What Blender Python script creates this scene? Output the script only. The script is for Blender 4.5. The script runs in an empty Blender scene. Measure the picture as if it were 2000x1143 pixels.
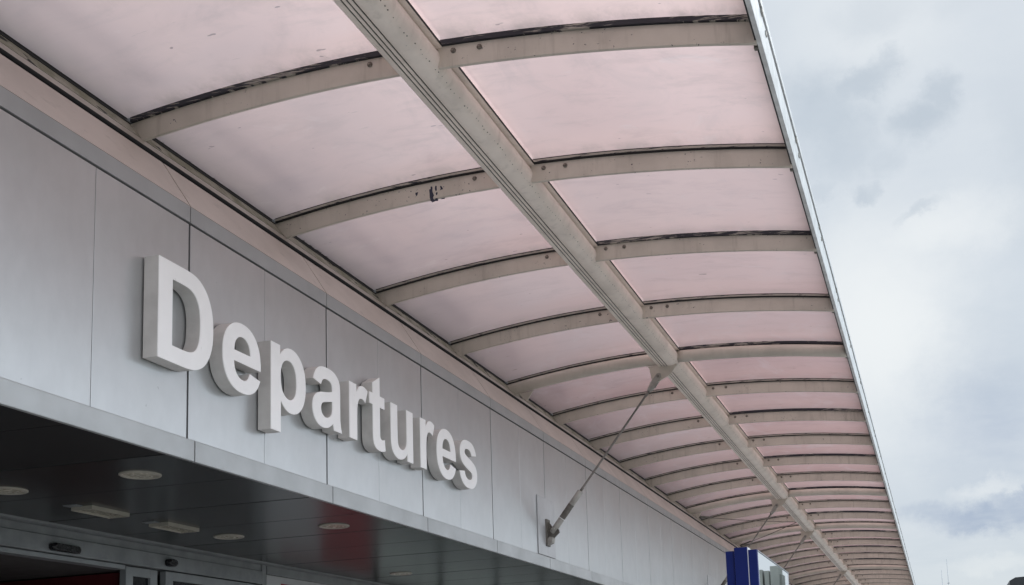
import bpy, bmesh, math, random
from mathutils import Vector, Matrix
random.seed(7)
R = math.radians
S = bpy.context.scene
COL = S.collection

# ------------------------------------------------------------------ helpers
EYE = 1.6                                   # camera height above the pavement
J0, JM = 6.0437, 1.5941                     # first rib and the module of ribs and wall panels
def J(k): return J0 + JM * k

def link(name, me, parent=None, mats=()):
    o = bpy.data.objects.new(name, me)
    COL.objects.link(o)
    if parent is not None: o.parent = parent
    if me is not None:
        for m in mats: me.materials.append(m)
    return o

def tag(o, label=None, cat=None, group=None, kind=None):
    if label: o['label'] = label
    if cat: o['category'] = cat
    if group: o['group'] = group
    if kind: o['kind'] = kind
    return o

def thing(name, label, cat, loc=(0, 0, 0), group=None):
    o = bpy.data.objects.new(name, None)
    COL.objects.link(o)
    o.location = loc
    o.empty_display_size = .2
    return tag(o, label, cat, group)

class MB:
    """collects shapes into one mesh"""
    def __init__(s): s.bm = bmesh.new()
    def box(s, x0, x1, y0, y1, z0, z1, bev=0, mat=0):
        bm = s.bm
        vs = [bm.verts.new((x, y, z)) for x in (x0, x1) for y in (y0, y1) for z in (z0, z1)]
        q = [(0,1,3,2),(4,6,7,5),(0,4,5,1),(2,3,7,6),(0,2,6,4),(1,5,7,3)]
        fs = [bm.faces.new([vs[i] for i in f]) for f in q]
        for f in fs: f.material_index = mat
        if bev:
            es = list({e for f in fs for e in f.edges})
            bmesh.ops.bevel(bm, geom=es, offset=bev, segments=2, affect='EDGES', profile=.6)
        return s
    def prism(s, pts, a, b, axis='y', mat=0):
        """closed outline pts extruded from a to b; axis y: pts are (x,z); axis x: (y,z); axis z: (x,y)"""
        def P(p, t):
            return {'y': (p[0], t, p[1]), 'x': (t, p[0], p[1]), 'z': (p[0], p[1], t)}[axis]
        bm = s.bm
        A = [bm.verts.new(P(p, a)) for p in pts]; B = [bm.verts.new(P(p, b)) for p in pts]
        n = len(pts); fs = []
        fs.append(bm.faces.new(A)); fs.append(bm.faces.new(B[::-1]))
        for i in range(n): fs.append(bm.faces.new((A[i], B[i], B[(i+1) % n], A[(i+1) % n])))
        for f in fs: f.material_index = mat
        return s
    def tube(s, path, r, seg=10, cap=True, mat=0):
        """round tube along path; r a number or one radius per point"""
        bm = s.bm; n = len(path); path = [Vector(p) for p in path]
        rr = r if isinstance(r, (list, tuple)) else [r]*n
        rings = []; up = None
        for i, p in enumerate(path):
            d = (path[min(i+1, n-1)] - path[max(i-1, 0)]).normalized()
            if up is None:
                up = d.orthogonal().normalized()
            up = (up - d*up.dot(d)).normalized(); w = d.cross(up)
            rings.append([bm.verts.new(p + (up*math.cos(t) + w*math.sin(t))*rr[i]) for t in [2*math.pi*j/seg for j in range(seg)]])
        for a, b in zip(rings, rings[1:]):
            for j in range(seg):
                f = bm.faces.new((a[j], a[(j+1) % seg], b[(j+1) % seg], b[j])); f.smooth = True; f.material_index = mat
        if cap:
            bm.faces.new(rings[0][::-1]).material_index = mat; bm.faces.new(rings[-1]).material_index = mat
        return s
    def build(s, name, mats, parent=None, smooth=False):
        bmesh.ops.recalc_face_normals(s.bm, faces=s.bm.faces)
        me = bpy.data.meshes.new(name)
        if smooth:
            for f in s.bm.faces: f.smooth = True
        s.bm.to_mesh(me); s.bm.free()
        if not isinstance(mats, (list, tuple)): mats = [mats]
        return link(name, me, parent, mats)

def copy_tree(o, parent=None, loc=None):
    c = o.copy(); COL.objects.link(c)
    if parent is not None: c.parent = parent
    if loc is not None: c.location = loc
    for ch in list(o.children): copy_tree(ch, c)
    return c

# ------------------------------------------------------------------ materials
class NT:
    def __init__(s, name):
        s.m = bpy.data.materials.new(name); s.m.use_nodes = True
        s.t = s.m.node_tree; s.t.nodes.clear()
        s.out = s.t.nodes.new('ShaderNodeOutputMaterial')
        s.pos = s.t.nodes.new('ShaderNodeNewGeometry').outputs['Position']
    def n(s, typ, ins=None, **kw):
        nd = s.t.nodes.new(typ)
        for k, v in kw.items(): setattr(nd, k, v)
        for k, v in (ins or {}).items():
            if isinstance(v, bpy.types.NodeSocket): s.t.links.new(v, nd.inputs[k])
            else: nd.inputs[k].default_value = v
        return nd
    def coords(s, sc=(1, 1, 1), src=None):
        return s.n('ShaderNodeVectorMath', {0: src or s.pos, 1: sc}, operation='MULTIPLY').outputs[0]
    def noise(s, scale=5, sc=(1, 1, 1), detail=4, rough=.55, src=None, dist=0):
        return s.n('ShaderNodeTexNoise', {'Vector': s.coords(sc, src), 'Scale': scale, 'Detail': detail, 'Roughness': rough, 'Distortion': dist}).outputs['Fac']
    def ramp(s, v, a, b, c=0., d=1.):
        return s.n('ShaderNodeMapRange', {0: v, 1: a, 2: b, 3: c, 4: d}, interpolation_type='SMOOTHSTEP').outputs[0]
    def math(s, op, a, b=0.):
        return s.n('ShaderNodeMath', {0: a, 1: b}, operation=op).outputs[0]
    def mix(s, f, a, b, mode='MIX'):
        nd = s.n('ShaderNodeMix', data_type='RGBA', blend_type=mode)
        for i, v in ((0, f), (6, a), (7, b)):
            if isinstance(v, bpy.types.NodeSocket): s.t.links.new(v, nd.inputs[i])
            else: nd.inputs[i].default_value = (*v, 1) if isinstance(v, tuple) and len(v) == 3 else v
        return nd.outputs[2]
    def xyz(s, src=None):
        return s.n('ShaderNodeSeparateXYZ', {0: src or s.pos}).outputs
    def bump(s, h, strength=.3, dist=.01):
        return s.n('ShaderNodeBump', {'Height': h, 'Strength': strength, 'Distance': dist}).outputs[0]
    def principled(s, color, rough=.5, metal=0., normal=None, **kw):
        ins = {'Base Color': (*color, 1) if isinstance(color, tuple) else color, 'Roughness': rough, 'Metallic': metal}
        if normal is not None: ins['Normal'] = normal
        ins.update(kw)
        p = s.n('ShaderNodeBsdfPrincipled', ins)
        s.t.links.new(p.outputs[0], s.out.inputs[0]); return s.m

def plain(name, c, rough=.5, metal=0., var=.12, scale=6., bump=0., **kw):
    t = NT(name)
    f = t.noise(scale, detail=6)
    col = t.mix(t.ramp(f, .3, .7), tuple(x*(1-var) for x in c), tuple(min(1, x*(1+var)) for x in c))
    r = t.ramp(t.noise(scale*2.3), .3, .7, max(0, rough-.06), min(1, rough+.06))
    nm = t.bump(t.noise(scale*12), bump, .004) if bump else None
    return t.principled(col, r, metal, nm, **kw)

def paint_steel(name, c, chips=.70, dirt=.5):
    """old painted steel: grime clouds, drips, flakes showing the dark navy undercoat"""
    t = NT(name)
    g = t.noise(3.1, (1, 1, 1), 6, .6)
    col = t.mix(t.ramp(g, .35, .75), c, tuple(x*(.84) for x in c))
    drips = t.ramp(t.noise(16, (1, 1, .12), 4), .52, .78)
    col = t.mix(t.math('MULTIPLY', drips, dirt), col, (.22, .19, .15))
    ch = t.math('MULTIPLY', t.ramp(t.noise(46, (1, 1, 1), 3, .6), chips, chips+.03), t.ramp(t.noise(4.3, (1, 1, 1), 2), .50, .56))
    col = t.mix(ch, col, (.025, .027, .05))
    r = t.ramp(g, .3, .7, .38, .6)
    nm = t.bump(t.math('SUBTRACT', t.noise(70, detail=2), ch), .12, .003)
    return t.principled(col, r, 0., nm)

M = {}
M['steel'] = paint_steel('canopy_paint', (.63, .575, .505), .66, .35)
M['steel_clean'] = paint_steel('canopy_paint_tube', (.64, .58, .51), .80, .15)
M['beam'] = paint_steel('beam_paint', (.88, .78, .705), .74, .18)
M['rail'] = paint_steel('wall_rail_paint', (.50, .45, .405), .8, .3)

t = NT('glazing_bead_grime')
f = t.noise(6, (1, 1, 1), 6, .65)
col = t.mix(t.ramp(f, .38, .62), (.44, .41, .35), (.27, .26, .19))
col = t.mix(t.ramp(t.noise(11, (1, .5, 1), 5), .60, .66), col, (.02, .02, .02))
M['bead'] = t.principled(col, .8, 0., t.bump(f, .4, .01))

t = NT('flaking_gasket')
f = t.noise(6, (1.1, 1.0, 22), 5, .62)
patch = t.noise(1.3, (1, 1, 1), 3)
v = t.math('ADD', f, t.math('MULTIPLY', t.math('SUBTRACT', patch, .5), 1.0))
col = t.mix(t.ramp(v, .56, .60), (.016, .017, .026), (.34, .315, .28))
M['gasket'] = t.principled(col, .55)

t = NT('gasket_clamp_bar')
f = t.noise(5, (1.2, 1.0, 18), 5, .62)
col = t.mix(t.ramp(f, .56, .60), (.42, .385, .34), (.03, .03, .04))
M['gasket_pale'] = t.principled(col, .5)
t = NT('seam_black')
M['black'] = t.principled((.012, .012, .014), .7)

# translucent polycarbonate glazing, pink-grey with age
t = NT('aged_polycarbonate')
x, y, z = t.xyz()[0], t.xyz()[1], t.xyz()[2]
cloud = t.noise(.9, (1.0, .55, 1), 4, .5)
streak = t.noise(3.0, (.7, 2.0, 1), 7, .68, dist=.4)
base = t.mix(t.ramp(cloud, .30, .72), (.79, .595, .57), (.87, .67, .64))
base = t.mix(t.math('MULTIPLY', t.ramp(streak, .46, .72), .36), base, (.50, .405, .395))
# soot and the building's shade, both painted into the wall side of the glazing
wallside_shade = t.ramp(x, 1.3, -.35)
shade_patches = t.ramp(t.noise(1.15, (1, 1, 1), 3, .5), .42, .62)
base = t.mix(t.math('MULTIPLY', t.math('MULTIPLY', wallside_shade, shade_patches), .42), base, (.42, .37, .40))
base = t.mix(t.math('MULTIPLY', wallside_shade, .55), base, (.60, .53, .55))
# little dark marks and dashes
sp = t.ramp(t.noise(13, (.55, 1.3, 1), 2, .5), .745, .765)
base = t.mix(t.math('MULTIPLY', sp, .7), base, (.22, .19, .20))
sc1 = t.ramp(t.noise(7.5, (.4, 3.4, 1), 4, .7), .675, .73)
base = t.mix(t.math('MULTIPLY', sc1, .40), base, (.36, .31, .31))
# pale scuffs where dust was wiped
wipe = t.math('MULTIPLY', t.ramp(t.noise(2.1, (1, 1.5, 1), 5, .7, dist=.8), .60, .70), .30)
base = t.mix(wipe, base, (.82, .725, .715))
# black dirt that creeps in along the two long edges
jag = t.math('MULTIPLY', t.math('SUBTRACT', t.noise(7, (.3, 1, 1), 8, .75), .46), .10)
jag2 = t.math('MULTIPLY', t.math('SUBTRACT', t.noise(1.7, (.3, 1, 1), 2), .45), .07)
edgeL = t.ramp(t.math('SUBTRACT', t.math('SUBTRACT', x, jag), jag2), -.428, -.446)
edgeR = t.ramp(t.math('ADD', t.math('ADD', x, jag), jag2), 3.548, 3.570)
halo = t.math('MULTIPLY', t.math('ADD', t.ramp(t.math('SUBTRACT', x, jag), -.24, -.43), t.ramp(t.math('ADD', x, jag), 3.46, 3.58)), .26)
base = t.mix(halo, base, (.42, .36, .31))
edge = t.math('MINIMUM', t.math('ADD', edgeL, edgeR), 1.)
base = t.mix(edge, base, (.02, .018, .016))
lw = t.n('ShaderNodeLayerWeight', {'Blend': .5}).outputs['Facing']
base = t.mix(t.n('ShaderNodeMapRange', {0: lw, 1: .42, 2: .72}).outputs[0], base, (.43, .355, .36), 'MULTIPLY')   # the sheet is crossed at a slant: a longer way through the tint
u = t.math('DIVIDE', t.math('SUBTRACT', y, J0), JM)
cell = t.math('ADD', t.math('FLOOR', u), t.math('MULTIPLY', t.math('GREATER_THAN', x, 1.55), 57.3))
wn_ = t.n('ShaderNodeTexWhiteNoise', {'W': cell}, noise_dimensions='1D').outputs['Value']
base = t.mix(t.math('MULTIPLY', wn_, .36), base, (.46, .375, .37))
fr_ = t.math('FRACT', u)
nearbar = t.math('MULTIPLY', t.math('MAXIMUM', t.ramp(fr_, .10, .015), t.ramp(fr_, .86, .985)), t.ramp(t.noise(4., (1.5, .8, 1), 6, .7), .38, .66))
base = t.mix(t.math('MULTIPLY', nearbar, .5), base, (.34, .285, .26))
blot = t.math('MULTIPLY', t.ramp(t.noise(1.6, (1.2, .8, 1), 7, .66, dist=1.2), .50, .70), .27)
base = t.mix(blot, base, (.42, .345, .345))
tr = t.n('ShaderNodeBsdfTranslucent', {'Color': base})
df = t.n('ShaderNodeBsdfDiffuse', {'Color': t.mix(.55, base, (.0, .0, .0))})
gl = t.n('ShaderNodeBsdfGlossy', {'Color': (.9, .9, .92, 1), 'Roughness': .22})
a = t.n('ShaderNodeAddShader'); t.t.links.new(tr.outputs[0], a.inputs[0]); t.t.links.new(df.outputs[0], a.inputs[1])
fr = t.n('ShaderNodeFresnel', {'IOR': 1.3})
mx = t.n('ShaderNodeMixShader', {0: t.math('MULTIPLY', fr.outputs[0], .35)})
t.t.links.new(a.outputs[0], mx.inputs[1]); t.t.links.new(gl.outputs[0], mx.inputs[2])
t.t.links.new(mx.outputs[0], t.out.inputs[0])
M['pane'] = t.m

# brushed, slightly oil-canned aluminium cladding
t = NT('aluminium_cladding')
br = t.noise(7, (1, 1.2, .7), 6, .6)
col = t.mix(t.ramp(br, .3, .7), (.480, .489, .494), (.508, .517, .522))
st = t.ramp(t.noise(6, (1, 2.6, .10), 4, .6), .58, .74)
col = t.mix(t.math('MULTIPLY', st, .03), col, (.36, .36, .36))
sm = t.ramp(t.noise(1.4, (1, 1, 1), 5, .6), .5, .75)
col = t.mix(t.math('MULTIPLY', sm, .18), col, (.40, .40, .415))
spk = t.ramp(t.noise(24, (1, 1, 1), 1), .80, .82)
col = t.mix(t.math('MULTIPLY', spk, .5), col, (.2, .2, .2))
r = t.ramp(t.noise(2.5, (1, 1, .8), 5), .3, .7, .31, .36)
h = t.math('ADD', t.noise(1.25, (1, 1, .8), 2), t.math('MULTIPLY', t.noise(160, (1, 1, .2), 2), .02))
M['clad'] = t.principled(col, r, .68, t.bump(h, .11, .03))

M['trim'] = plain('edge_trim_paint', (.40, .415, .42), .42, .25, .10, 2.2, .05)
M['plate'] = plain('wall_plate_paint', (.46, .465, .475), .42, .4, .06, 4)
M['lip'] = plain('cornice_lip_paint', (.36, .36, .365), .45, .2, .06, 3)
t = NT('cornice_paint')
f = t.noise(2.3, (1, 1, 1), 6, .6)
col = t.mix(t.ramp(f, .3, .72), (.53, .46, .42), (.45, .39, .355))
col = t.mix(t.math('MULTIPLY', t.ramp(t.noise(14, (1.2, .5, 1.2), 5), .60, .72), .35), col, (.30, .26, .235))
M['cornice'] = t.principled(col, .55, 0, t.bump(f, .05, .01))

def soffit(name, c, rough):
    t = NT(name)
    f = t.noise(2.1, (1, 1.6, 1), 5, .6)
    col = t.mix(t.ramp(f, .3, .7), c, tuple(v*1.2 for v in c))
    r = t.ramp(t.noise(1.1, (1, 1.8, 1), 3), .3, .7, rough-.03, rough+.06)
    return t.principled(col, rough, 0., None, **{'Specular IOR Level': .62})
M['soffit'] = soffit('soffit_gloss_panel', (.026, .028, .0285), .27)
M['soffit_dull'] = soffit('soffit_dull_panel', (.006, .0055, .006), .6)

t = NT('letter_white_paint')
f = t.noise(5, detail=5)
col = t.mix(t.ramp(f, .3, .75), (.93, .92, .915), (.88, .87, .865))
col = t.mix(t.math('MULTIPLY', t.ramp(t.noise(30, (1, 1, .4), 3), .68, .76), .25), col, (.5, .48, .45))
M['letter'] = t.principled(col, .35)
M['letter_side'] = plain('letter_return_paint', (.60, .585, .565), .5, 0., .08, 7)

M['rod'] = plain('weathered_rod_steel', (.19, .175, .16), .5, .2, .18, 20)
M['rod_dark'] = plain('dirty_turnbuckle_steel', (.135, .125, .11), .6, .2, .3, 18, .2)
M['rod_grey'] = plain('grey_socket_paint', (.34, .325, .30), .5, .1, .15, 14, .1)
M['wire'] = plain('rusty_wire', (.13, .11, .10), .6, .2, .2, 20)
M['bolt'] = plain('dark_bolt_head', (.20, .175, .15), .6, .3, .4, 60)
M['fascia'] = plain('fascia_white_paint', (.66, .67, .675), .55, 0., .14, 9)
M['blue'] = plain('sign_blue_paint', (.006, .016, .125), .5, 0., .06, 3, **{'Specular IOR Level': .2})
M['white'] = plain('white_trim_paint', (.8, .8, .8), .4, 0., .04, 5)
t = NT('mirror_glass')
M['mirror'] = t.principled((.86, .90, .92), .01, 1.)
M['chrome'] = plain('grey_anodised_edge', (.30, .31, .33), .35, .6, .1, 8)
M['lampring'] = plain('downlight_ring', (.42, .40, .34), .4, 0., .1, 12)
M['lens'] = plain('downlight_lens', (.50, .47, .38), .25, 0., .12, 16)
M['header'] = plain('door_header_grey', (.24, .255, .265), .5, .1, .15, 6, .05)
M['frame'] = plain('door_frame_grey', (.26, .275, .285), .45, .1, .1, 5)
M['glassdark'] = plain('dark_door_glass', (.012, .014, .018), .06, 0., .1, 2)
M['sensor'] = plain('sensor_black_plastic', (.006, .006, .008), .25, 0., .1, 9)
M['greenpanel'] = plain('green_grey_spandrel', (.58, .67, .63), .3, 0., .12, 1.3)
M['darkmul'] = plain('dark_mullion', (.10, .11, .11), .4)
M['red'] = plain('red_poster_print', (.30, .010, .022), .4, 0., .08, 2)
M['posterwhite'] = plain('poster_white_border', (.5, .51, .52), .4, 0., .05, 3)
M['interior'] = plain('hall_dark_wall', (.09, .085, .085), .8)
M['interior_red'] = plain('hall_red_wall', (.075, .004, .008), .7)
M['conc'] = plain('block_concrete', (.30, .31, .29), .8, 0., .15, .5)
M['conc_dark'] = plain('block_shadow_glass', (.06, .065, .07), .3)
M['upper'] = plain('sky_blocker_dark', (.10, .10, .105), .5, 0., .1, 1)
M['navy'] = plain('bare_navy_undercoat', (.018, .022, .05), .5, 0., .2, 30)
M['roofdark'] = plain('dark_roof_sheet', (.03, .032, .038), .5, 0., .1, 1)
M['mast'] = plain('mast_grey', (.42, .45, .49), .5, .3)

t = NT('paving')
br = t.n('ShaderNodeTexBrick', {'Vector': t.coords((1, 1, 1)), 'Color1': (.50, .485, .46, 1), 'Color2': (.45, .435, .415, 1), 'Mortar': (.16, .155, .15, 1), 'Scale': 1.0, 'Mortar Size': .006, 'Brick Width': .6, 'Row Height': .6})
br.offset = 0.
M['pave'] = t.principled(t.mix(t.math('MULTIPLY', t.ramp(t.noise(.8, detail=6), .45, .7), .35), br.outputs[0], (.2, .19, .18)), .8)
t = NT('asphalt')
f = t.noise(90, detail=3)
M['asphalt'] = t.principled(t.mix(f, (.20, .197, .19), (.30, .295, .285)), .85, 0, t.bump(f, .4, .01))
M['kerb'] = plain('kerb_concrete', (.33, .325, .31), .8, 0., .15, 5)
M['line'] = plain('road_line_paint', (.75, .74, .70), .7, 0., .1, 6)
M['land'] = plain('grass_land', (.10, .115, .06), .9, 0., .3, .05)

# ------------------------------------------------------------------ ground
def sheet(name, x0, x1, y0, y1, z, m):
    o = MB(); bm = o.bm
    bm.faces.new([bm.verts.new(p) for p in ((x0, y0, z), (x1, y0, z), (x1, y1, z), (x0, y1, z))])
    o = o.build(name, m); o['kind'] = 'structure'; return o
sheet('ground', -1500, 1500, -1500, 1500, -.16, M['land'])
o = MB().box(-2.36, 5.2, -40, 120, -.3, 0).build('pavement', M['pave']); o['kind'] = 'structure'
o = MB().box(5.203, 5.353, -40, 120, -.3, -.004, .015).build('kerb', M['kerb']); o['kind'] = 'structure'
sheet('road', 5.35, 17, -300, 700, -.13, M['asphalt'])
mb = MB()
for i in range(-6, 30):
    mb.box(11.1, 11.22, i*5., i*5.+2.2, -.1262, -.1258)
o = mb.build('road_marking', M['line']); o['kind'] = 'structure'

# ------------------------------------------------------------------ terminal building
Z_SOF, Z_TR0, Z_TR1, Z_PAN1, Z_LIP1 = 3.240, 3.188, 3.316, 4.672, 4.780
KA, KB = -5, 26
bld = thing('terminal_building', 'grey aluminium clad airport terminal frontage beneath the pink canopy', 'building', (0, J(KA), 0))
def bpart(mb, name, m, parent=None, **kw):
    o = mb.build(name, m, parent or bld, **kw)
    if parent is None: o.location = (0, -J(KA), 0)
    return o
def proto_row(mb, name, m, ks, off=0.):
    """one part per module: mesh is built with local y from 0 to JM"""
    o = mb.build(name, m, bld); first = True
    for k in ks:
        c = o if first else o.copy()
        if not first: COL.objects.link(c)
        c.location = (0, J(k)-J(KA)+off, 0); first = False
ks = range(KA, KB)
g = .0085
mb = MB()                                                   # cladding panel: two bays with a hairline joint between
mb.box(-.016, 0, g, JM/2-.0015, Z_TR1+.006, Z_PAN1-.008, .003)
mb.box(-.016, 0, JM/2+.0015, JM-g, Z_TR1+.006, Z_PAN1-.008, .003)
proto_row(mb, 'facade_panel', M['clad'], ks)
mb = MB(); mb.box(-.006, .020, .005, JM-.005, Z_TR0, Z_TR1, .004)
proto_row(mb, 'edge_trim', M['trim'], ks, .045)
mb = MB(); mb.box(-.03, .004, .004, JM-.004, Z_PAN1+.006, Z_LIP1, .002)
proto_row(mb, 'cornice_lip', M['lip'], ks)
mb = MB(); mb.prism([(.004, Z_LIP1+.002), (-.190, 5.094), (-.215, 5.084), (-.03, Z_LIP1+.002)], .007, JM-.007)
proto_row(mb, 'cornice_panel', M['cornice'], ks)
ya, yb = J(KA), J(KB)
mb = MB(); mb.box(-.05, -.0165, ya, yb, Z_TR0+.02, Z_LIP1-.02); mb.prism([(-.035, Z_LIP1-.02), (-.24, 5.11), (-.30, 5.11), (-.1, Z_LIP1-.02)], ya, yb)
bpart(mb, 'wall_backing', M['black'])
mb = MB(); mb.box(-9, -.52, ya, yb, 4.9, 5.17); mb.box(-9, -.06, ya, yb, 3.40, 3.42)
bpart(mb, 'roof', M['interior'])
mb = MB(); mb.box(-9, -.52, ya, yb, 5.17, 5.22); mb.box(-.58, -.52, ya, yb, 5.22, 5.40)
bpart(mb, 'parapet', M['trim'])
mb = MB(); mb.box(-9, -.85, ya, yb, 5.222, 6.75); bpart(mb, 'sky_blocker_wall', M['conc'])  # unseen wall, added to keep sky light off the wall-side panes
mb = MB(); mb.box(-9, .02, ya, yb, 6.752, 9.6); bpart(mb, 'sky_blocker_overhang', M['upper'])  # unseen overhang, added to deepen the shade on those panes
# soffit of the entrance: planks with a hairline half-way, dull ones before the door bay
for name, m, rng in (('soffit_panel', M['soffit'], range(0, KB)), ('dull_soffit_panel', M['soffit_dull'], range(KA, 0))):
    mb = MB()
    mb.box(-2.30, -.105, .008, JM/2-.003, Z_SOF, Z_SOF+.02, .003)
    mb.box(-2.30, -.105, JM/2+.003, JM-.008, Z_SOF, Z_SOF+.02, .003)
    proto_row(mb, name, m, rng)
mb = MB(); mb.box(-2.30, -.06, ya, yb, Z_SOF+.022, Z_SOF+.05); bpart(mb, 'soffit_void', M['black'])
mb = MB(); mb.box(-2.42, -2.306, ya, yb, Z_SOF-.012, Z_SOF+.02, .003); bpart(mb, 'soffit_edge_strip', M['frame'])

# glazed wall of the entrance, x = -2.38
X = -2.38
mb = MB(); mb.box(X-.10, X, ya, 7.0, 2.3, 3.226, .004); bpart(mb, 'wall_panel', M['header'])
mb = MB(); mb.box(X-.06, X-.02, ya, 5.2, 0, 2.298); bpart(mb, 'side_window', M['glassdark'])
# window bays beyond the door
edges = [13.0] + [14.87 + 2.05*i for i in range(17)]
for a, b in zip(edges, edges[1:]):
    mb = MB(); mb.box(X-.05, X-.02, a+.04, b-.04, 2.30, 3.13); bpart(mb, 'spandrel_panel', M['greenpanel'])
    mb = MB(); mb.box(X-.05, X-.03, a+.04, b-.04, .1, 2.24); bpart(mb, 'window_pane', M['glassdark'])
    mb = MB(); mb.box(X-.08, X+.02, a-.035, a+.035, 0, 3.2, .004); bpart(mb, 'window_mullion', M['darkmul'])
mb = MB(); mb.box(X-.09, X, 10.68, yb, 3.14, 3.226, .003); mb.box(X-.08, X, 13.0, yb, 2.24, 2.30)
mb.box(X-.08, X, 10.66, yb, 0, .1)
bpart(mb, 'window_frame', M['frame'])
# the hall inside
mb = MB(); mb.box(-8.1, -8., ya, yb, -.02, 3.3); mb.box(-8, X-.1, yb-.1, yb, 0, 3.3); mb.box(-8, X-.1, ya, ya+.1, 0, 3.3)
bpart(mb, 'hall_wall', M['interior_red'])
mb = MB(); mb.box(-8, X-.16, 8.72, 8.80, 0, 2.975)
bpart(mb, 'lobby_wall', M['interior_red'])
mb = MB(); mb.box(-8, X-.1, ya, yb, 2.99, 3.10); bpart(mb, 'hall_ceiling', M['interior'])
mb = MB(); mb.box(-8, X-.02, ya, yb, -.02, 0.002); bpart(mb, 'hall_floor', M['interior'])

# ------------------------------------------------------------------ sliding entrance door
door = thing('sliding_door', 'grey framed automatic entrance door under the dark soffit, left below the sign', 'door', (X, 8.6, 0))
def dpart(mb, name, m, parent=None):
    o = mb.build(name, m, parent or door)
    if parent is None: o.location = (-X, -8.6, 0)
    return o
hd = dpart(MB().box(X-.14, X+.005, 5.3, 10.585, 3.028, 3.158, .005), 'header', M['header'])
dpart(MB().box(X-.14, X-.012, 5.3, 10.585, 3.162, 3.226, .004), 'top_rail', M['header'])
dpart(MB().box(X-.13, X-.03, 5.3, 8.64, 2.985, 3.022, .004), 'track', M['frame'])
dpart(MB().box(X-.10, X-.005, 10.60, 10.668, 0, 3.226, .004), 'post', M['frame'])
def leaf(y0, y1, w, x0=X-.07):
    mb = MB(); z0, z1 = .02, 3.016
    mb.box(x0, x0+.06, y0, y0+w, z0, z1, .004); mb.box(x0, x0+.06, y1-w, y1, z0, z1, .004)
    mb.box(x0+.001, x0+.059, y0+w, y1-w, z1-.075, z1); mb.box(x0+.001, x0+.059, y0+w, y1-w, z0, z0+.12)
    l = dpart(mb, 'door_leaf', M['frame'])
    p = MB().box(x0+.025, x0+.035, y0+w, y1-w, z0+.12, z1-.075).build('pane', M['glassdark'], l)
leaf(8.66, 9.06, .09, X-.10)
leaf(9.13, 10.57, .10)
leaf(5.32, 6.90, .10)
# ------------------------------------------------------------------ poster beside the door
po = thing('poster', 'red poster in a pale border, in the window right of the entrance door', 'poster', (X, 11.9, 1.2))
def ppart(mb, name, m):
    o = mb.build(name, m, po); o.location = (-X, -11.9, -1.2); return o
ppart(MB().box(X-.045, X-.02, 10.70, 12.98, .12, 3.135), 'poster_border', M['posterwhite'])
ppart(MB().box(X-.02, X-.012, 10.96, 12.9, 2.99, 3.065), 'poster_heading', M['red'])
ppart(MB().box(X-.02, X-.012, 11.75, 12.9, .6, 2.985), 'poster_print', M['red'])

# ------------------------------------------------------------------ recessed lights, vents, sensors
lp = thing('downlight', 'x', 'ceiling light', (-.63, 6.467, Z_SOF), 'round downlights in the dark soffit')
mb = MB(); bm = mb.bm
seg = 40
prof = [(.123, 0), (.123, -.006), (.117, -.010), (.098, -.008), (.094, .002)]
rings = [[bm.verts.new((r*math.cos(2*math.pi*i/seg), r*math.sin(2*math.pi*i/seg), z)) for i in range(seg)] for r, z in prof]
for a, b in zip(rings, rings[1:]):
    for i in range(seg):
        f = bm.faces.new((a[i], a[(i+1) % seg], b[(i+1) % seg], b[i])); f.smooth = True
mb.build('light_ring', M['lampring'], lp)
mb = MB(); bm = mb.bm
vs = [[bm.verts.new((r*math.cos(2*math.pi*i/seg), r*math.sin(2*math.pi*i/seg), z)) for i in range(seg)] for r, z in ((.096, -.004), (.06, -.007), (.02, -.008))]
for a, b in zip(vs, vs[1:]):
    for i in range(seg): bm.faces.new((a[i], a[(i+1) % seg], b[(i+1) % seg], b[i])).smooth = True
bm.faces.new(vs[-1])
mb.build('light_lens', M['lens'], lp)
lights = [(-.63, 6.467, 'round downlight nearest the facade edge, largest of the soffit lights'),
          (-1.655, 6.53, 'round downlight cut by the left edge of the photo'),
          (-1.643, 8.924, 'round downlight just right of the two louvred light fittings'),
          (-.63, 8.861, 'round downlight in the reddish soffit below the middle of the sign'),
          (-1.67, 12.203, 'small round downlight at the bottom edge, in the greenish soffit')]
for i, (x, y, lab) in enumerate(lights):
    o = lp if i == 0 else copy_tree(lp)
    o.location = (x, y, Z_SOF); o['label'] = lab
vp = thing('louvred_light', 'x', 'light fitting', (-1.66, 7.40, Z_SOF), 'louvred light fittings in the soffit')
mb = MB()
for x0, x1, y0, y1 in ((-.085, -.072, -.19, .20), (.072, .085, -.19, .20), (-.072, .072, -.19, -.172), (-.072, .072, .182, .20)):
    mb.box(x0, x1, y0, y1, -.028, .002, .003)
mb.build('light_frame', M['lampring'], vp)
mb = MB()
for i in range(4):
    xx = -.054 + .036*i
    mb.prism([(xx-.010, -.012), (xx+.010, -.024), (xx+.011, -.020), (xx-.009, -.008)], -.172, .182)
mb.build('louvre', M['lens'], vp)
MB().box(-.072, .072, -.172, .182, -.003, .001).build('light_backing', M['black'], vp)
mb = MB().box(-.085, .02, -.27, -.20, -.006, .002, .002); mb.build('mounting_clip', M['frame'], vp)
v2 = copy_tree(vp, loc=(-1.67, 8.24, Z_SOF))
vp['label'] = 'louvred light fitting between the large round downlights and its twin'
v2['label'] = 'louvred light fitting beside the small round downlight, right of its twin'
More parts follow.
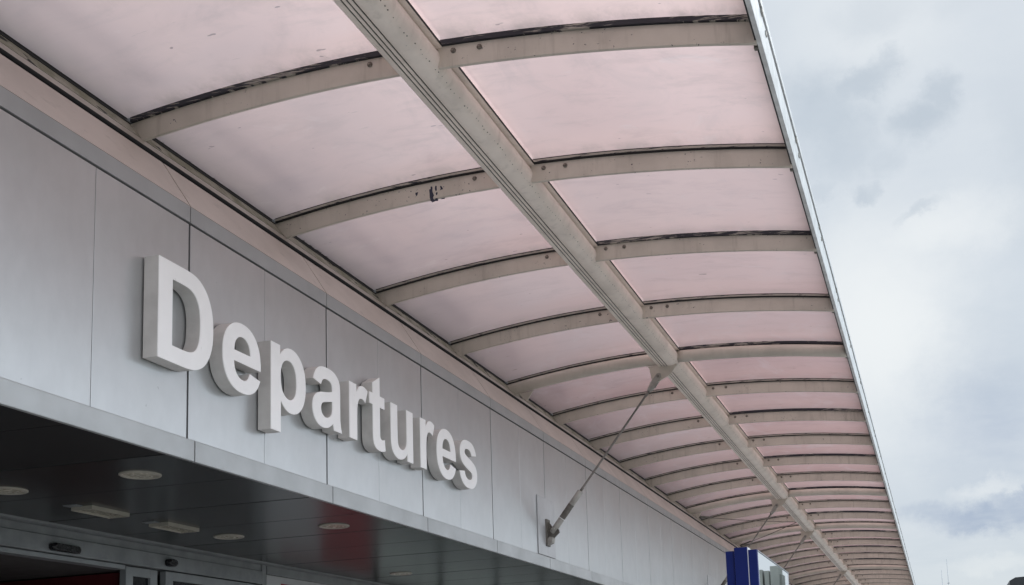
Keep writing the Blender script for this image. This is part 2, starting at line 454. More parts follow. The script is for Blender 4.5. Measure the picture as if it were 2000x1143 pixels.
def pill(w, h, d, name, parent):
    mb = MB(); bm = mb.bm; n = 9; r = h/2; pts = []
    for s_, off in ((1, w/2-r), (-1, -(w/2-r))):
        for i in range(n):
            a = -math.pi/2 + math.pi*i/(n-1)
            pts.append((off + s_*math.cos(a)*r, s_*math.sin(a)*r))
    A = [bm.verts.new((0, p[0], p[1])) for p in pts]
    B = [bm.verts.new((d*.75, p[0], p[1])) for p in pts]
    C = [bm.verts.new((d, p[0]*.86, p[1]*.7)) for p in pts]
    m = len(pts)
    for P, Q in ((A, B), (B, C)):
        for i in range(m): bm.faces.new((P[i], P[(i+1) % m], Q[(i+1) % m], Q[i])).smooth = True
    bm.faces.new(C); bm.faces.new(A[::-1])
    return mb.build(name, M['sensor'], parent)
s1 = pill(.30, .060, .05, 'door_sensor', None); s1.location = (X+.006, 7.89, 3.070)
tag(s1, 'long black pill-shaped motion sensor on the door header', 'sensor')
s2 = pill(.115, .066, .055, 'door_sensor', None); s2.location = (X+.006, 9.15, 3.090)
tag(s2, 'small black dome sensor on the door header, right of the long one', 'sensor')

# ------------------------------------------------------------------ the sign letters
GL = dict(
D='M150 1466 L691 1466 Q874 1466 970 1438 Q1099 1400 1191 1303 Q1283 1206 1331 1065.5 Q1379 925 1379 719 Q1379 538 1334 407 Q1279 247 1177 148 Q1100 73 969 31 Q871 0 707 0 L150 0 Z M446 1218 L446 247 L667 247 Q791 247 846 261 Q918 279 965.5 322 Q1013 365 1043 463.5 Q1073 562 1073 732 Q1073 902 1043 993 Q1013 1084 959 1135 Q905 1186 822 1204 Q760 1218 579 1218 Z',
e='M762 338 L1042 291 Q988 137 871.5 56.5 Q755 -24 580 -24 Q303 -24 170 157 Q65 302 65 523 Q65 787 203 936.5 Q341 1086 552 1086 Q789 1086 926 929.5 Q1063 773 1057 450 L353 450 Q356 325 421 255.5 Q486 186 583 186 Q649 186 694 222 Q739 258 762 338 Z M778 622 Q775 744 715 807.5 Q655 871 569 871 Q477 871 417 804 Q357 737 358 622 Z',
p='M139 1062 L401 1062 L401 906 Q452 986 539 1036 Q626 1086 732 1086 Q917 1086 1046 941 Q1175 796 1175 537 Q1175 271 1045 123.5 Q915 -24 730 -24 Q642 -24 570.5 11 Q499 46 420 131 L420 -404 L139 -404 Z M417 549 Q417 370 488 284.5 Q559 199 661 199 Q759 199 824 277.5 Q889 356 889 535 Q889 702 822 783 Q755 864 656 864 Q553 864 485 784.5 Q417 705 417 549 Z',
a='M357 738 L102 784 Q145 938 250 1012 Q355 1086 562 1086 Q750 1086 842 1041.5 Q934 997 971.5 928.5 Q1009 860 1009 677 L1006 349 Q1006 209 1019.5 142.5 Q1033 76 1070 0 L792 0 Q781 28 765 83 Q758 108 755 116 Q683 46 601 11 Q519 -24 426 -24 Q262 -24 167.5 65 Q73 154 73 290 Q73 380 116 450.5 Q159 521 236.5 558.5 Q314 596 460 624 Q657 661 733 693 L733 721 Q733 802 693 836.5 Q653 871 542 871 Q467 871 425 841.5 Q383 812 357 738 Z M733 510 Q679 492 562 467 Q445 442 409 418 Q354 379 354 319 Q354 260 398 217 Q442 174 510 174 Q586 174 655 224 Q706 262 722 317 Q733 353 733 454 Z',
r='M416 0 L135 0 L135 1062 L396 1062 L396 911 Q463 1018 516.5 1052 Q570 1086 638 1086 Q734 1086 823 1033 L736 788 Q665 834 604 834 Q545 834 504 801.5 Q463 769 439.5 684 Q416 599 416 328 Z',
t='M634 1062 L634 838 L442 838 L442 410 Q442 280 447.5 258.5 Q453 237 472.5 223 Q492 209 520 209 Q559 209 633 236 L657 18 Q559 -24 435 -24 Q359 -24 298 1.5 Q237 27 208.5 67.5 Q180 108 169 177 Q160 226 160 375 L160 838 L31 838 L31 1062 L160 1062 L160 1273 L442 1437 L442 1062 Z',
u='M847 0 L847 159 Q789 74 694.5 25 Q600 -24 495 -24 Q388 -24 303 23 Q218 70 180 155 Q142 240 142 390 L142 1062 L423 1062 L423 574 Q423 350 438.5 299.5 Q454 249 495 219.5 Q536 190 599 190 Q671 190 728 229.5 Q785 269 806 327.5 Q827 386 827 614 L827 1062 L1108 1062 L1108 0 Z',
s='M48 303 L330 346 Q348 264 403 221.5 Q458 179 557 179 Q666 179 721 219 Q758 247 758 294 Q758 326 738 347 Q717 367 644 384 Q304 459 213 521 Q87 607 87 760 Q87 898 196 992 Q305 1086 534 1086 Q752 1086 858 1015 Q964 944 1004 805 L739 756 Q722 818 674.5 851 Q627 884 539 884 Q428 884 380 853 Q348 831 348 796 Q348 766 376 745 Q414 717 638.5 666 Q863 615 952 541 Q1040 466 1040 332 Q1040 186 918 81 Q796 -24 557 -24 Q340 -24 213.5 64 Q87 152 48 303 Z')
ADV = dict(D=1479, e=1139, p=1251, a=1139, r=797, t=682, u=1251, s=1139)
GS = .6/1466
def outline(d):
    """contours as lists of 2-D points, curves in short chords"""
    tk = d.split(); i = 0; cs = []; cur = None
    while i < len(tk):
        c = tk[i][0]
        if c == 'M': cur = [(float(tk[i][1:]), float(tk[i+1]))]; i += 2
        elif c == 'L': cur.append((float(tk[i][1:]), float(tk[i+1]))); i += 2
        elif c == 'Q':
            p0 = cur[-1]; p1 = (float(tk[i][1:]), float(tk[i+1])); p2 = (float(tk[i+2]), float(tk[i+3])); i += 4
            for s in range(1, 7):
                u = s/6
                cur.append(tuple((1-u)**2*a + 2*u*(1-u)*b + u*u*c_ for a, b, c_ in zip(p0, p1, p2)))
        else:
            if cur[0] == cur[-1]: cur.pop()
            cs.append(cur); i += 1
    return [[(x*GS, y*GS) for x, y in c] for c in cs]
def solid(cs, depth, bevel):
    cu = bpy.data.curves.new('outline', 'CURVE'); cu.dimensions = '2D'; cu.fill_mode = 'BOTH'
    cu.extrude = depth/2 - bevel; cu.bevel_depth = bevel; cu.bevel_resolution = 1; cu.offset = -bevel
    for c in cs:
        sp = cu.splines.new('POLY'); sp.points.add(len(c)-1); sp.use_cyclic_u = True
        for q, (x, y) in zip(sp.points, c): q.co = (x, y, 0, 1)
    ob = bpy.data.objects.new('tmp', cu); COL.objects.link(ob)
    dg = bpy.context.evaluated_depsgraph_get()
    me = bpy.data.meshes.new_from_object(ob.evaluated_get(dg))
    bpy.data.objects.remove(ob); bpy.data.curves.remove(cu)
    # local: glyph x -> world +y, glyph y -> world z, depth -> world x
    me.transform(Matrix(((0, 0, 1, 0), (1, 0, 0, 0), (0, 1, 0, 0), (0, 0, 0, 1))))
    for p in me.polygons: p.use_smooth = False
    me.materials.clear()
    return me
EXT = .1016; LY, LZ, TRK = 5.5701, 2.0990+EYE, .0266
sign = thing('wall_sign', 'white raised letters reading Departures, fixed to the grey cladding', 'sign', (0, LY, LZ))
cache = {}; x = 0
for i, c in enumerate('Departures'):
    if c not in cache:
        cs = outline(GL[c]); cache[c] = (solid(cs, EXT-.012, .0012), solid(cs, .006, .0012))
        cache[c][0].name = 'letter'; cache[c][1].name = 'letter_face'
        cache[c][0].materials.append(M['letter_side']); cache[c][1].materials.append(M['letter'])
    b = link('letter', cache[c][0], sign); b.location = (.008+(EXT-.012)/2, x*GS+TRK*i, 0)
    f = link('letter_face', cache[c][1], b); f.location = ((EXT-.012)/2+.0025, 0, 0)
    x += ADV[c]
# ------------------------------------------------------------------ the canopy
can = thing('canopy', 'long curved canopy of pinkish translucent panes on beige steel ribs', 'canopy', (1.6, J(KA), 5.2))
CO = Vector((-1.6, -J(KA), -5.2))
def zt(x):
    """top line of a rib, height above pavement"""
    return 3.967+EYE - (.0470 if x < 1.6 else .0392)*(x-1.6)**2
def cpart(mb, name, m, parent=None, smooth=False):
    o = mb.build(name, m, parent or can, smooth)
    if parent is None: o.location = CO
    return o
def xs(a, b, n): return [a+(b-a)*i/n for i in range(n+1)]
def rib_flat(x0, x1, lo=.138, w=.022):
    mb = MB(); X_ = xs(x0, x1, 22); bm = mb.bm
    prof = [(-w/2, 0), (-w/2, -lo+.006), (-w/2+.006, -lo), (w/2-.006, -lo), (w/2, -lo+.006), (w/2, 0)]
    rows = [[bm.verts.new((x, py, zt(x)+pz)) for py, pz in prof] for x in X_]
    n = len(prof)
    for a, b in zip(rows, rows[1:]):
        for i in range(n): bm.faces.new((a[i], a[(i+1) % n], b[(i+1) % n], b[i]))
    bm.faces.new(rows[0][::-1]); bm.faces.new(rows[-1])
    return mb
def rib_round(x0, x1, r=.068):
    return MB().tube([(x, 0, zt(x)-r) for x in xs(x0, x1, 26)], r, 18)
def strip(x0, x1, y0, y1, d0, d1):
    """curved bar that follows the rib, d0..d1 above its top line"""
    mb = MB(); bm = mb.bm
    rows = [[bm.verts.new((x, yy, zt(x)+dd)) for yy, dd in ((y0, d0), (y1, d0), (y1, d1), (y0, d1))] for x in xs(x0, x1, 22)]
    for a, b in zip(rows, rows[1:]):
        for i in range(4): bm.faces.new((a[i], a[(i+1) % 4], b[(i+1) % 4], b[i]))
    bm.faces.new(rows[0][::-1]); bm.faces.new(rows[-1])
    return mb
def bolt_mesh():
    mb = MB(); mb.tube([(0, 0, 0), (0, -.004, 0), (0, -.004, 0), (0, -.013, 0), (0, -.016, 0)], [.017, .017, .0115, .0115, .008], 12)
    return mb.build('bolt', M['bolt'])
LX0, LX1, RX0, RX1 = -.42, 1.45, 1.640, 3.560
protos = {}
def make_rib(side, kind, gk):
    x0, x1 = (LX0, LX1) if side == 'L' else (RX0, RX1)
    if kind == 'flat': rb = rib_flat(x0, x1).build('rib', M['steel'], can)
    else: rb = rib_round(x0, x1).build('rib', M['steel_clean'], can)
    if gk == 'dark': strip(x0+.02, x1-.01, -.030, .030, .002, .034).build('gasket', M['gasket'], rb)
    else:                                                       # rubber lips above and below a pale clamp bar
        strip(x0+.02, x1-.01, -.028, .028, .002, .010).build('gasket', M['black'], rb)
        strip(x0+.02, x1-.01, -.032, .032, .0105, .0255).build('clamp_bar', M['gasket_pale'], rb)
        strip(x0+.02, x1-.01, -.029, .029, .026, .034).build('gasket', M['black'], rb)
    if kind == 'flat':
        for bx in ((1.20,) if side == 'L' else (1.735, 1.90)):
            b = link('bolt', bolt_me, rb); b.location = (bx, -.0112, zt(bx)-.036)
    return rb
bo = bolt_mesh(); bolt_me = bo.data; bpy.data.objects.remove(bo)
ROUND = (4, 10, 13, 19)
CHIP = [[(0.8524, 5.5056), (0.8624, 5.5071), (0.8679, 5.4978), (0.8659, 5.4698), (0.8712, 5.4521), (0.8779, 5.4342), (0.8705, 5.4183), (0.8745, 5.4037), (0.8814, 5.3971), (0.893, 5.4096), (0.9071, 5.4049), (0.9109, 5.386), (0.8897, 5.3875), (0.8641, 5.3797), (0.853, 5.3925), (0.8436, 5.422), (0.8428, 5.4532), (0.8406, 5.4846), (0.8521, 5.4873)], [(0.8951, 5.5096), (0.9007, 5.5046), (0.9014, 5.4706), (0.8914, 5.4649), (0.8861, 5.484), (0.8879, 5.5036)], [(0.9012, 5.4593), (0.9067, 5.4529), (0.905, 5.439), (0.8963, 5.4317), (0.891, 5.4466)], [(0.9262, 5.5025), (0.9375, 5.4996), (0.9457, 5.4871), (0.951, 5.4723), (0.9369, 5.4714), (0.924, 5.4661), (0.9313, 5.4778)], [(0.9529, 5.4946), (0.96, 5.4922), (0.9555, 5.4844)], [(0.7307, 5.4741), (0.7536, 5.4767), (0.7475, 5.4577), (0.7402, 5.4445), (0.7319, 5.4598)], [(0.931, 5.396), (0.9382, 5.4021), (0.9637, 5.4042), (0.9635, 5.3958), (0.9494, 5.3963)], [(1.0473, 5.4196), (1.0584, 5.4139), (1.0512, 5.4078)], [(1.0711, 5.415), (1.0797, 5.4208), (1.0823, 5.412)]]
for side in 'LR':
    protos = {}
    for k in range(KA, KB+1):
        key = ('round' if k in ROUND else 'flat', 'dark' if (k % 2 == 0 and (side == 'R' or k == 0)) else 'pale')
        if key not in protos: o = protos[key] = make_rib(side, *key)
        else: o = copy_tree(protos[key])
        o.location = CO + Vector((0, J(k), 0))
        if side == 'L' and k == 1:                              # bare patch where the paint has come off
            mb = MB()
            for q in CHIP: mb.prism([(a, b) for a, b in q], -.0112, -.0118)
            mb.build('bare_patch', M['navy'], o)
def pane_mesh(x0, x1):
    mb = MB(); bm = mb.bm; n = 28; m = 6
    g_ = [[bm.verts.new((x, .026+(JM-.052)*j/m, zt(x)+.0345)) for j in range(m+1)] for x in xs(x0, x1, n)]
    for i in range(n):
        for j in range(m): bm.faces.new((g_[i][j], g_[i+1][j], g_[i+1][j+1], g_[i][j+1])).smooth = True
    return mb
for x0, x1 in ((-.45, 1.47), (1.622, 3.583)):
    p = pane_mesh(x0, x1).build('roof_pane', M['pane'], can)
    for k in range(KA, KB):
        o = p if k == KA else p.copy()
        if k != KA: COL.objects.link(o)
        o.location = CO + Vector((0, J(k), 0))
ya, yb = J(KA)-.3, J(KB)+.3
E_ = EYE
sec = [(1.385, 3.93), (1.394, 3.86), (1.407, 3.802), (1.412, 3.80)]
for gx in (1.443, 1.472, 1.503):
    sec += [(gx, 3.80), (gx+.0003, 3.812), (gx+.0093, 3.812), (gx+.0096, 3.80)]
sec += [(1.520, 3.7985), (1.545, 3.798), (1.572, 3.802), (1.598, 3.812), (1.620, 3.829), (1.637, 3.852), (1.646, 3.877), (1.648, 3.902), (1.642, 3.93), (1.626, 3.957), (1.60, 3.985), (1.40, 3.99)]
mb = MB(); mb.prism([(a, b+E_) for a, b in sec], ya, yb)
for f in mb.bm.faces:
    c = f.calc_center_median()
    if len(f.verts) == 4 and c.x > 1.515 and c.z < 3.97+E_: f.smooth = True
beam = cpart(mb, 'beam', M['beam'])
mb = MB()
for gx in (1.443, 1.472, 1.503): mb.box(gx+.0008, gx+.0088, ya, yb, 3.8035+E_, 3.8045+E_)
g_ = mb.build('groove_shadow_line', M['black'], beam)
mb = MB(); mb.box(1.60, 1.664, ya, yb, 3.962+E_, 3.972+E_)
cpart(mb, 'flange', M['beam'])
mb = MB(); mb.box(1.6645, 1.669, ya, yb, 3.966+E_, 3.978+E_); cpart(mb, 'flange_seal', M['black'])
mb = MB(); rr = random.Random(3); yy = J(-1)
while yy < J(14):                                            # pock marks along the beam
    a = rr.choice((.35, .5, .5, .42)) + rr.uniform(-.05, .05)
    cx, cz = 1.598+.030*a*1.5, 3.812+.030*a*1.4
    c = Vector((cx, yy, cz+E_)); nrm = Vector((.55, 0, -.83)).normalized(); u = Vector((0, 1, 0)); v = nrm.cross(u); r_ = rr.uniform(.0022, .0045)
    mb.bm.faces.new([mb.bm.verts.new(c + nrm*.0035 + (u*1.5*math.cos(t_) + v*math.sin(t_))*r_) for t_ in [2*math.pi*i/7 for i in range(7)]])
    yy += rr.choice((.035, .05, .07, .09))
o = mb.build('rust_spots', M['bolt'], beam); o['kind'] = 'stuff'
# rail along the wall
mb = MB(); mb.prism([(-.270, 5.180), (-.328, 5.266), (-.50, 5.270), (-.50, 5.180)], ya, yb); cpart(mb, 'wall_rail', M['rail'])
mb = MB(); mb.prism([(-.334, 5.274), (-.405, 5.369), (-.48, 5.374), (-.48, 5.274)], ya, yb); cpart(mb, 'glazing_bead', M['bead'])
mb = MB(); mb.prism([(-.407, 5.376), (-.418, 5.396), (-.424, 5.44), (-.50, 5.44), (-.50, 5.376)], ya, yb); cpart(mb, 'glazing_seal', M['black'])
mb = MB(); mb.tube([(-.228, ya, 5.140), (-.228, yb, 5.140)], .014, 8); cpart(mb, 'cornice_seal', M['black'])
# fascia at the free edge
mb = MB(); mb.prism([(3.560, 3.70+E_), (3.588, 3.697+E_), (3.590, 3.703+E_), (3.590, 3.905+E_), (3.568, 3.905+E_), (3.566, 3.72+E_), (3.560, 3.715+E_)], ya, yb); cpart(mb, 'fascia', M['fascia'])
mb = MB(); mb.prism([(3.574, 3.935+E_), (3.598, 3.934+E_), (3.598, 3.985+E_), (3.55, 4.005+E_), (3.55, 3.992+E_), (3.586, 3.975+E_), (3.584, 3.945+E_)], ya, yb); cpart(mb, 'drip_edge', M['fascia'])
mb = MB(); mb.box(3.572, 3.579, ya, yb, 3.90+E_, 3.94+E_); cpart(mb, 'fascia_joint', M['black'])
mb = MB(); mb.box(3.550, 3.559, ya, yb, 3.702+E_, 3.86+E_); cpart(mb, 'edge_seal', M['black'])
mb = MB(); mb.box(3.5905, 3.603, -.03, .03, 3.895+E_, 3.925+E_, .003); mb.box(3.5905, 3.597, .14, .18, 3.855+E_, 3.88+E_, .002)
cl = mb.build('fascia_clip', M['rod_grey'], can)
mb = MB(); mb.box(3.535, 3.558, .0, .03, 3.69+E_, 3.80+E_, .003)
eb = mb.build('rib_end_bracket', M['rod_dark'], can)
for k in range(-1, KB):
    for s_, dy in ((cl, .05), (eb, .05)):
        o = s_ if k == -1 else s_.copy()
        if k != -1: COL.objects.link(o)
        o.location = CO + Vector((0, J(k)+dy, 0))

# ------------------------------------------------------------------ tie rods from wall to beam
def make_tie():
    root = thing('tie_rod', 'x', 'tie rod', (0, J(4), 3.5), 'steel tie rods holding up the canopy')
    def tp(mb, name, m, parent=None):
        o = mb.build(name, m, parent or root)
        if parent is None: o.location = (0, 0, -3.5)
        return o
    wp = tp(MB().box(.001, .012, -.30, .275, Z_TR1+.01, 3.995, .003), 'wall_plate', M['plate'])
    mb = MB()
    mb.prism([(.012, 3.735), (.05, 3.70), (.075, 3.655), (.150, 3.625), (.155, 3.59), (.06, 3.50), (.012, 3.47)], -.014, .014)
    mb.box(.012, .028, -.06, .06, 3.44, 3.75, .004)
    tp(mb, 'wall_bracket', M['rod_dark'])
    tp(MB().prism([(.028, 3.455), (.075, 3.475), (.090, 3.535), (.045, 3.545), (.028, 3.52)], -.045, .045), 'bracket_foot', M['rod_grey'])
    A = Vector((.085, 0, 3.615)); B = Vector((1.40, 0, 5.285)); d = (B-A).normalized()
    def at(s): return A + d*s
    L_ = (B-A).length
    tp(MB().tube([at(-.03), at(-.02), at(.16), at(.165)], [.025, .036, .036, .03], 14), 'fork', M['rod_grey'])
    tp(MB().tube([at(.165), at(.168), at(.36), at(.362)], [.034, .036, .036, .034], 14), 'turnbuckle', M['rod_dark'])
    tp(MB().tube([at(.362), at(.365), at(.545), at(.55)], [.034, .035, .035, .022], 14), 'turnbuckle_sleeve', M['rod_grey'])
    tp(MB().tube([at(.55), at(.60), at(.605), at(L_-.27), at(L_-.265), at(L_-.20)], [.016, .016, .0128, .0128, .016, .016], 10), 'rod', M['rod'])
    tp(MB().tube([at(.166), at(.174)], .0385, 14), 'lock_ring', M['white'])
    p = at(.02)
    tp(MB().tube([p+Vector((0, -.055, 0)), p+Vector((0, .055, 0))], .018, 10), 'lower_pin', M['rod_grey'])
    # upper clevis: two cheeks and a tapering socket
    mb = MB(); w = Vector((d.z, 0, -d.x))
    mb.tube([at(L_-.205), at(L_-.20), at(L_-.15), at(L_-.12)], [.016, .026, .036, .036], 12)
    for s_ in (-1, 1):
        q = [at(L_-.13)+w*.034, at(L_-.13)-w*.034, at(L_+.02)-w*.030, at(L_+.045), at(L_+.02)+w*.030]
        mb.prism([(v.x, v.z) for v in q], s_*.014, s_*.030)
    tp(mb, 'clevis', M['rod_grey'])
    p = at(L_)
    tp(MB().tube([p+Vector((0, -.046, 0)), p+Vector((0, .046, 0))], .015, 10), 'upper_pin', M['rod'])
    mb = MB(); mb.prism([(1.27, 5.415), (1.298, 5.40), (1.318, 5.262), (1.385, 5.222), (1.54, 5.30), (1.60, 5.385), (1.625, 5.404), (1.60, 5.43), (1.52, 5.44)], -.010, .010)
    tp(mb, 'gusset_plate', M['steel_clean'])
    tp(MB().prism([(-.27, 5.262), (-.245, 5.262), (-.13, 5.275), (-.10, 5.283), (-.165, 5.180), (-.182, 5.160), (-.20, 5.182)], -.007, .007), 'wall_tab', M['steel_clean'])
    return root
tie = make_tie()
labs = {4: 'long steel tie rod nearest the camera, rising from the wall plate right of the sign',
        10: 'tie rod whose foot is hidden behind the blue totem sign, second along the canopy',
        13: 'thin far tie rod ending just above the mirrored side of the totem sign',
        19: 'farthest tie rod, at the bottom edge right of the totem sign'}
for k in ROUND:
    o = tie if k == 4 else copy_tree(tie)
    o.location = (0, J(k), 3.5); o['label'] = labs[k]
# thin cross bracing between two of the round ribs
def wire(name, a, b, lab):
    a, b = Vector(a), Vector(b); d = (b-a).normalized(); n = 14
    pts = [a.lerp(b, i/n) + Vector((0, 0, -.02*math.sin(math.pi*i/n))) for i in range(n+1)]
    root = thing(name, lab, 'cable', a, 'bracing cables under the far canopy')
    o = MB().tube(pts, .0075, 6).build('cable', M['wire'], root); o.location = -a
    o = MB().tube([a, a+d*.05, a+d*.42, a+d*.46], [.012, .02, .02, .01], 8).build('tensioner', M['rod_dark'], root); o.location = -a
wire('bracing_cable', (-.165, J(10)+.02, 5.20), (1.41, J(12)-.07, 5.40), 'thin bracing cable running level from the wall to the beam')
wire('bracing_cable', (-.165, J(13)-.02, 5.20), (1.41, J(12)-.05, 5.40), 'thin bracing cable slanting up to the beam from just above the totem sign')

# ------------------------------------------------------------------ totem sign
tot = thing('totem_sign', 'tall blue totem sign with mirrored side panel, on the pavement under the canopy', 'sign', (2.75, 9.3, 0))
def spart(mb, name, m, parent=None):
    o = mb.build(name, m, parent or tot)
    if parent is None: o.location = (-2.75, -9.3, 0)
    return o
spart(MB().box(2.622, 2.692, 9.300, 9.36, 0, 2.811, .003), 'blue_board', M['blue'])
spart(MB().box(2.812, 2.885, 9.300, 9.36, 0, 2.811, .003), 'blue_board', M['blue'])
c_ = spart(MB().box(2.697, 2.806, 9.282, 9.50, 0, 2.834, .003), 'centre_board', M['blue'])
spart(MB().box(2.8065, 2.8115, 9.298, 9.50, 0, 2.8335), 'white_edge', M['white'])
spart(MB().box(2.6925, 2.6965, 9.31, 9.50, 0, 2.818), 'white_edge', M['white'])
spart(MB().box(2.632, 2.872, 9.361, 11.27, 0, 2.800, .004), 'cabinet', M['chrome'])
spart(MB().box(2.873, 2.885, 9.362, 11.22, .08, 2.796, .002), 'mirror_panel', M['mirror'])
spart(MB().box(2.619, 2.631, 9.362, 11.22, .08, 2.796, .002), 'mirror_panel', M['mirror'])
spart(MB().box(2.622, 2.887, 9.362, 11.30, 2.8015, 2.812, .002), 'top_trim', M['chrome'])
mb = MB(); mb.tube([(2.858, 11.275, 0), (2.858, 11.275, 2.801)], .03, 14); spart(mb, 'corner_post', M['chrome'])
spart(MB().box(2.56, 2.94, 9.24, 11.36, 0, .03, .008), 'base_plate', M['roofdark'])

# ------------------------------------------------------------------ far away
fb = thing('distant_building', 'distant flat building whose dark roof edge shows at the lower right corner', 'building', (14, 84, -.16))
def fpart(mb, name, m):
    o = mb.build(name, m, fb); o.location = (-14, -84, .16); return o
fpart(MB().box(9.6, 11.9, 80, 96, -.16, 8.0), 'wall', M['conc'])
fpart(MB().prism([(9.35, 8.0), (9.35, 8.42), (9.75, 8.62), (11.95, 8.66), (11.95, 8.0)], 79.6, 96.3), 'roof', M['roofdark'])
mb = MB()
for fl in range(2):
    for i in range(2): mb.box(9.9+1.0*i, 10.6+1.0*i, 79.93, 80.05, 1.0+3.6*fl, 2.9+3.6*fl)
fpart(mb, 'window', M['conc_dark'])
tb = thing('concrete_block', 'grey concrete office block reflected in the mirrored side of the totem sign', 'building', (17, 84, -.16))
def tpart(mb, name, m):
    o = mb.build(name, m, tb); o.location = (-17, -84, .16); return o
mb = MB()
for x0, x1, y0, h in ((12.02, 12.18, 80.4, 10.15), (12.182, 12.80, 80.0, 10.72), (12.93, 13.27, 80.3, 10.45), (13.40, 13.75, 80.2, 10.55), (13.752, 24, 80.6, 10.3)):
    mb.box(x0, x1, y0, 82 if x0 < 13.7 else 86, -.16, h)
for x0, x1 in ((12.802, 12.928), (13.272, 13.398)): mb.box(x0, x1, 81.2, 82, -.16, 10.2)
mb.box(12.182, 12.45, 79.95, 79.998, -.16, 10.60)
tpart(mb, 'wall', M['conc'])
mb = MB()
for x0, x1 in ((12.805, 12.925), (13.275, 13.395)): mb.box(x0, x1, 81.12, 81.198, .2, 10.1)
for fl in range(3):
    mb.box(12.5, 12.74, 79.93, 80.05, .8+3.0*fl, 2.3+3.0*fl)
    for i in range(6): mb.box(14.3+1.5*i, 15.2+1.5*i, 80.53, 80.65, .8+3.1*fl, 2.7+3.1*fl)
tpart(mb, 'window', M['conc_dark'])
def radio_mast(x, y, h, lab):
    r = thing('radio_mast', lab, 'mast', (x, y, -.16), 'slender masts on the horizon')
    o = MB().tube([(0, 0, 0), (0, 0, h*.6), (0, 0, h)], [.09, .06, .03], 6).build('pole', M['mast'], r)
    mb = MB()
    for i in range(3): mb.box(-.2, .2, -.03, .03, h*.72+i*h*.05, h*.72+.12+i*h*.05)
    mb.build('antenna_arm', M['mast'], r)
radio_mast(5.72, 200, 21.6, 'left and shorter of two thin masts on the horizon')
radio_mast(6.75, 200, 23.4, 'right and taller of two thin masts on the horizon')

# ------------------------------------------------------------------ sky and sun
SUN_AZ, SUN_EL = 12., 44.                                  # degrees right of the canopy's run, above the horizon
w = bpy.data.worlds.new('World'); S.world = w; w.use_nodes = True
nt = w.node_tree; nt.nodes.clear()
class WN(NT):
    def __init__(s): s.t = nt
W = WN()
out = nt.nodes.new('ShaderNodeOutputWorld')
tc = nt.nodes.new('ShaderNodeTexCoord').outputs['Generated']
sky = nt.nodes.new('ShaderNodeTexSky'); sky.sky_type = 'NISHITA'; sky.sun_disc = False
sky.sun_elevation = R(SUN_EL); sky.sun_rotation = R(SUN_AZ); sky.air_density = 1.2; sky.dust_density = 2.5
sx = W.xyz(tc)
# cloud deck: coordinates on a flat layer overhead
zz = W.math('ADD', W.math('ABSOLUTE', sx[2]), .10)
px = W.math('DIVIDE', sx[0], zz); py = W.math('DIVIDE', sx[1], zz)
cv = W.n('ShaderNodeCombineXYZ', {0: px, 1: py, 2: 0.}).outputs[0]
n1 = W.noise(1.5, (1, 1, 1), 7, .56, cv, .3)
n2 = W.noise(5.0, (1, 1, 1), 6, .6, cv, .2)
n0 = W.noise(.45, (1, 1, 1), 3, .5, cv)
# darker cloud bellies at particular bearings
ya_ = W.math('MAXIMUM', sx[1], .05)
ux = W.math('DIVIDE', sx[0], ya_); uz = W.math('DIVIDE', sx[2], ya_)
uv = W.n('ShaderNodeCombineXYZ', {0: ux, 1: uz, 2: 0.}).outputs[0]
wn = W.n('ShaderNodeTexNoise', {'Vector': uv, 'Scale': 17., 'Detail': 10., 'Roughness': .68})
warp = W.n('ShaderNodeVectorMath', {0: W.n('ShaderNodeVectorMath', {0: wn.outputs['Color'], 1: (.5, .5, .5)}, operation='SUBTRACT').outputs[0], 1: (.072, .060, 0)}, operation='MULTIPLY').outputs[0]
uvw = W.n('ShaderNodeVectorMath', {0: uv, 1: warp}, operation='ADD').outputs[0]
def blob(cx, cz, rx, rz, rot, amt, soft=.18):
    d = W.n('ShaderNodeVectorMath', {0: uvw, 1: (-cx, -cz, 0)}, operation='ADD').outputs[0]
    d = W.n('ShaderNodeVectorRotate', {'Vector': d, 'Angle': R(-rot)}, rotation_type='Z_AXIS').outputs[0]
    d = W.n('ShaderNodeVectorMath', {0: d, 1: (1/rx, 1/rz, 0)}, operation='MULTIPLY').outputs[0]
    l = W.n('ShaderNodeVectorMath', {0: d}, operation='LENGTH').outputs['Value']
    return W.ramp(l, 1.05, soft, 0., amt)
dark = None
for b in ((-.066, .530, .062, .060, 0, .80), (-.050, .500, .040, .060, 0, .65), (-.030, .553, .065, .026, 24, .80), (.000, .572, .024, .022, 0, .70), (.018, .510, .052, .030, 12, .85), (.043, .530, .026, .034, -20, .75),
          (-.018, .474, .034, .022, 0, .45), (-.036, .446, .020, .015, 0, .80), (-.028, .452, .014, .012, 0, .6), (.014, .424, .028, .009, 18, .45), (-.013, .622, .060, .035, 0, .35), (-.072, .458, .03, .012, 15, .4),
          (.046, .143, .070, .020, 0, .95), (.085, .150, .05, .026, 0, .9), (.000, .150, .036, .016, 0, .6), (.09, .168, .03, .010, 8, .7),
          (.115, .46, .05, .14, 0, .40, 0.), (.065, .235, .10, .10, 0, .55, 0.), (.06, .62, .05, .03, 0, .2, 0.)):
    v = blob(*b); dark = v if dark is None else W.math('MAXIMUM', dark, v)
bright = None
for b in ((-.035, .32, .13, .17, 0, .95, .05), (.02, .40, .12, .05, 10, .7, .0), (-.02, .60, .12, .12, 0, .35, 0.), (.055, .172, .04, .012, 12, .6), (.05, .102, .05, .012, 0, .4)):
    v = blob(*b); bright = v if bright is None else W.math('MAXIMUM', bright, v)
dk = W.math('MULTIPLY', dark, W.ramp(n2, .30, .62, .72, 1.05))
col = W.mix(W.ramp(n1, .35, .65), (.60, .675, .755), (.67, .735, .80))
col = W.mix(W.math('MULTIPLY', W.ramp(n0, .4, .65), .12), col, (.88, .90, .92))
col = W.mix(bright, col, (.88, .915, .93))
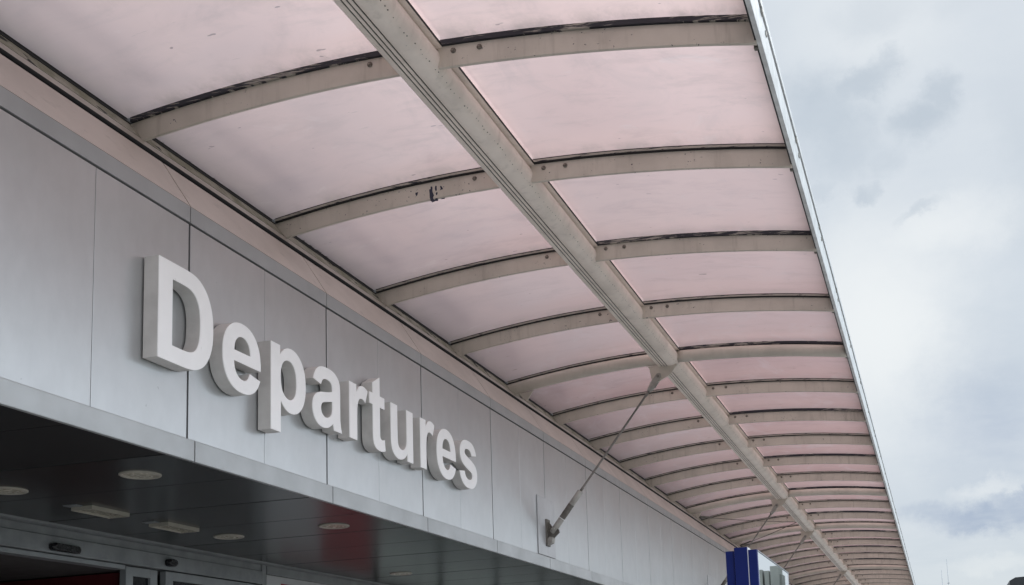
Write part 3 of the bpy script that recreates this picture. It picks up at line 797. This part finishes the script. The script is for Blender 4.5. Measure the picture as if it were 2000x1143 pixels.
col = W.mix(dk, col, W.mix(W.ramp(sx[2], .36, .20), (.485, .565, .65), (.40, .485, .625)))
low = W.ramp(sx[2], .16, .02)
col = W.mix(W.math('MULTIPLY', low, .5), col, (.66, .74, .78))
over = W.math('ADD', W.ramp(sx[2], .52, .95, 1., 2.1), W.math('MULTIPLY', W.ramp(sx[0], .18, .6), 1.45))   # brightest overhead like any overcast; right side boosted as added fill light
col = W.n('ShaderNodeVectorMath', {0: col, 1: W.n('ShaderNodeCombineXYZ', {0: over, 1: over, 2: over}).outputs[0]}, operation='MULTIPLY').outputs[0]
below = W.ramp(sx[2], 0., -.05)
col = W.mix(below, col, (.25, .25, .24))
# the clouds sit in front of the clear sky, which only tints them
b1 = W.n('ShaderNodeBackground', {'Color': sky.outputs[0], 'Strength': .07})
b2 = W.n('ShaderNodeBackground', {'Color': col, 'Strength': 1.0})
mx = W.n('ShaderNodeMixShader', {0: .93}); nt.links.new(b1.outputs[0], mx.inputs[1]); nt.links.new(b2.outputs[0], mx.inputs[2])
nt.links.new(mx.outputs[0], out.inputs[0])
sun = bpy.data.lights.new('sun', 'SUN'); sun.energy = 1.2; sun.angle = R(25); sun.color = (1, .97, .93)
so = bpy.data.objects.new('sun', sun); COL.objects.link(so)
dv = Vector((math.sin(R(SUN_AZ))*math.cos(R(SUN_EL)), math.cos(R(SUN_AZ))*math.cos(R(SUN_EL)), math.sin(R(SUN_EL))))
so.rotation_euler = dv.to_track_quat('Z', 'Y').to_euler(); so.location = (3, 3, 30)

# ------------------------------------------------------------------ camera
F, YAW, PITCH, ROLL, CX, PPX, PPY = 2244.2068, .1622, .1471, -.0596, 4.3018, 1450.79, 1031.37
cy, sy, cp, sp_ = math.cos(YAW), math.sin(YAW), math.cos(PITCH), math.sin(PITCH)
fwd = Vector((-sy*cp, cy*cp, sp_)); right = Vector((cy, sy, 0)); up = right.cross(fwd)
cr, sr = math.cos(ROLL), math.sin(ROLL)
r2 = cr*right + sr*up; u2 = -sr*right + cr*up
cam = bpy.data.cameras.new('camera'); co = bpy.data.objects.new('camera', cam); COL.objects.link(co)
m = Matrix((r2, u2, -fwd)).transposed().to_4x4(); m.translation = Vector((CX, 0, EYE)); co.matrix_world = m
cam.sensor_fit = 'HORIZONTAL'; cam.sensor_width = 36; cam.lens = F/2000*36
cam.shift_x = (1000-PPX)/2000; cam.shift_y = (PPY-571.5)/2000
cam.clip_start = .05; cam.clip_end = 4000
S.camera = co
S.view_settings.view_transform = 'Standard'; S.view_settings.look = 'None'
S.view_settings.exposure = 0; S.view_settings.gamma = 1
S.cycles.max_bounces = 10; S.cycles.diffuse_bounces = 5; S.cycles.transmission_bounces = 6; S.cycles.glossy_bounces = 5
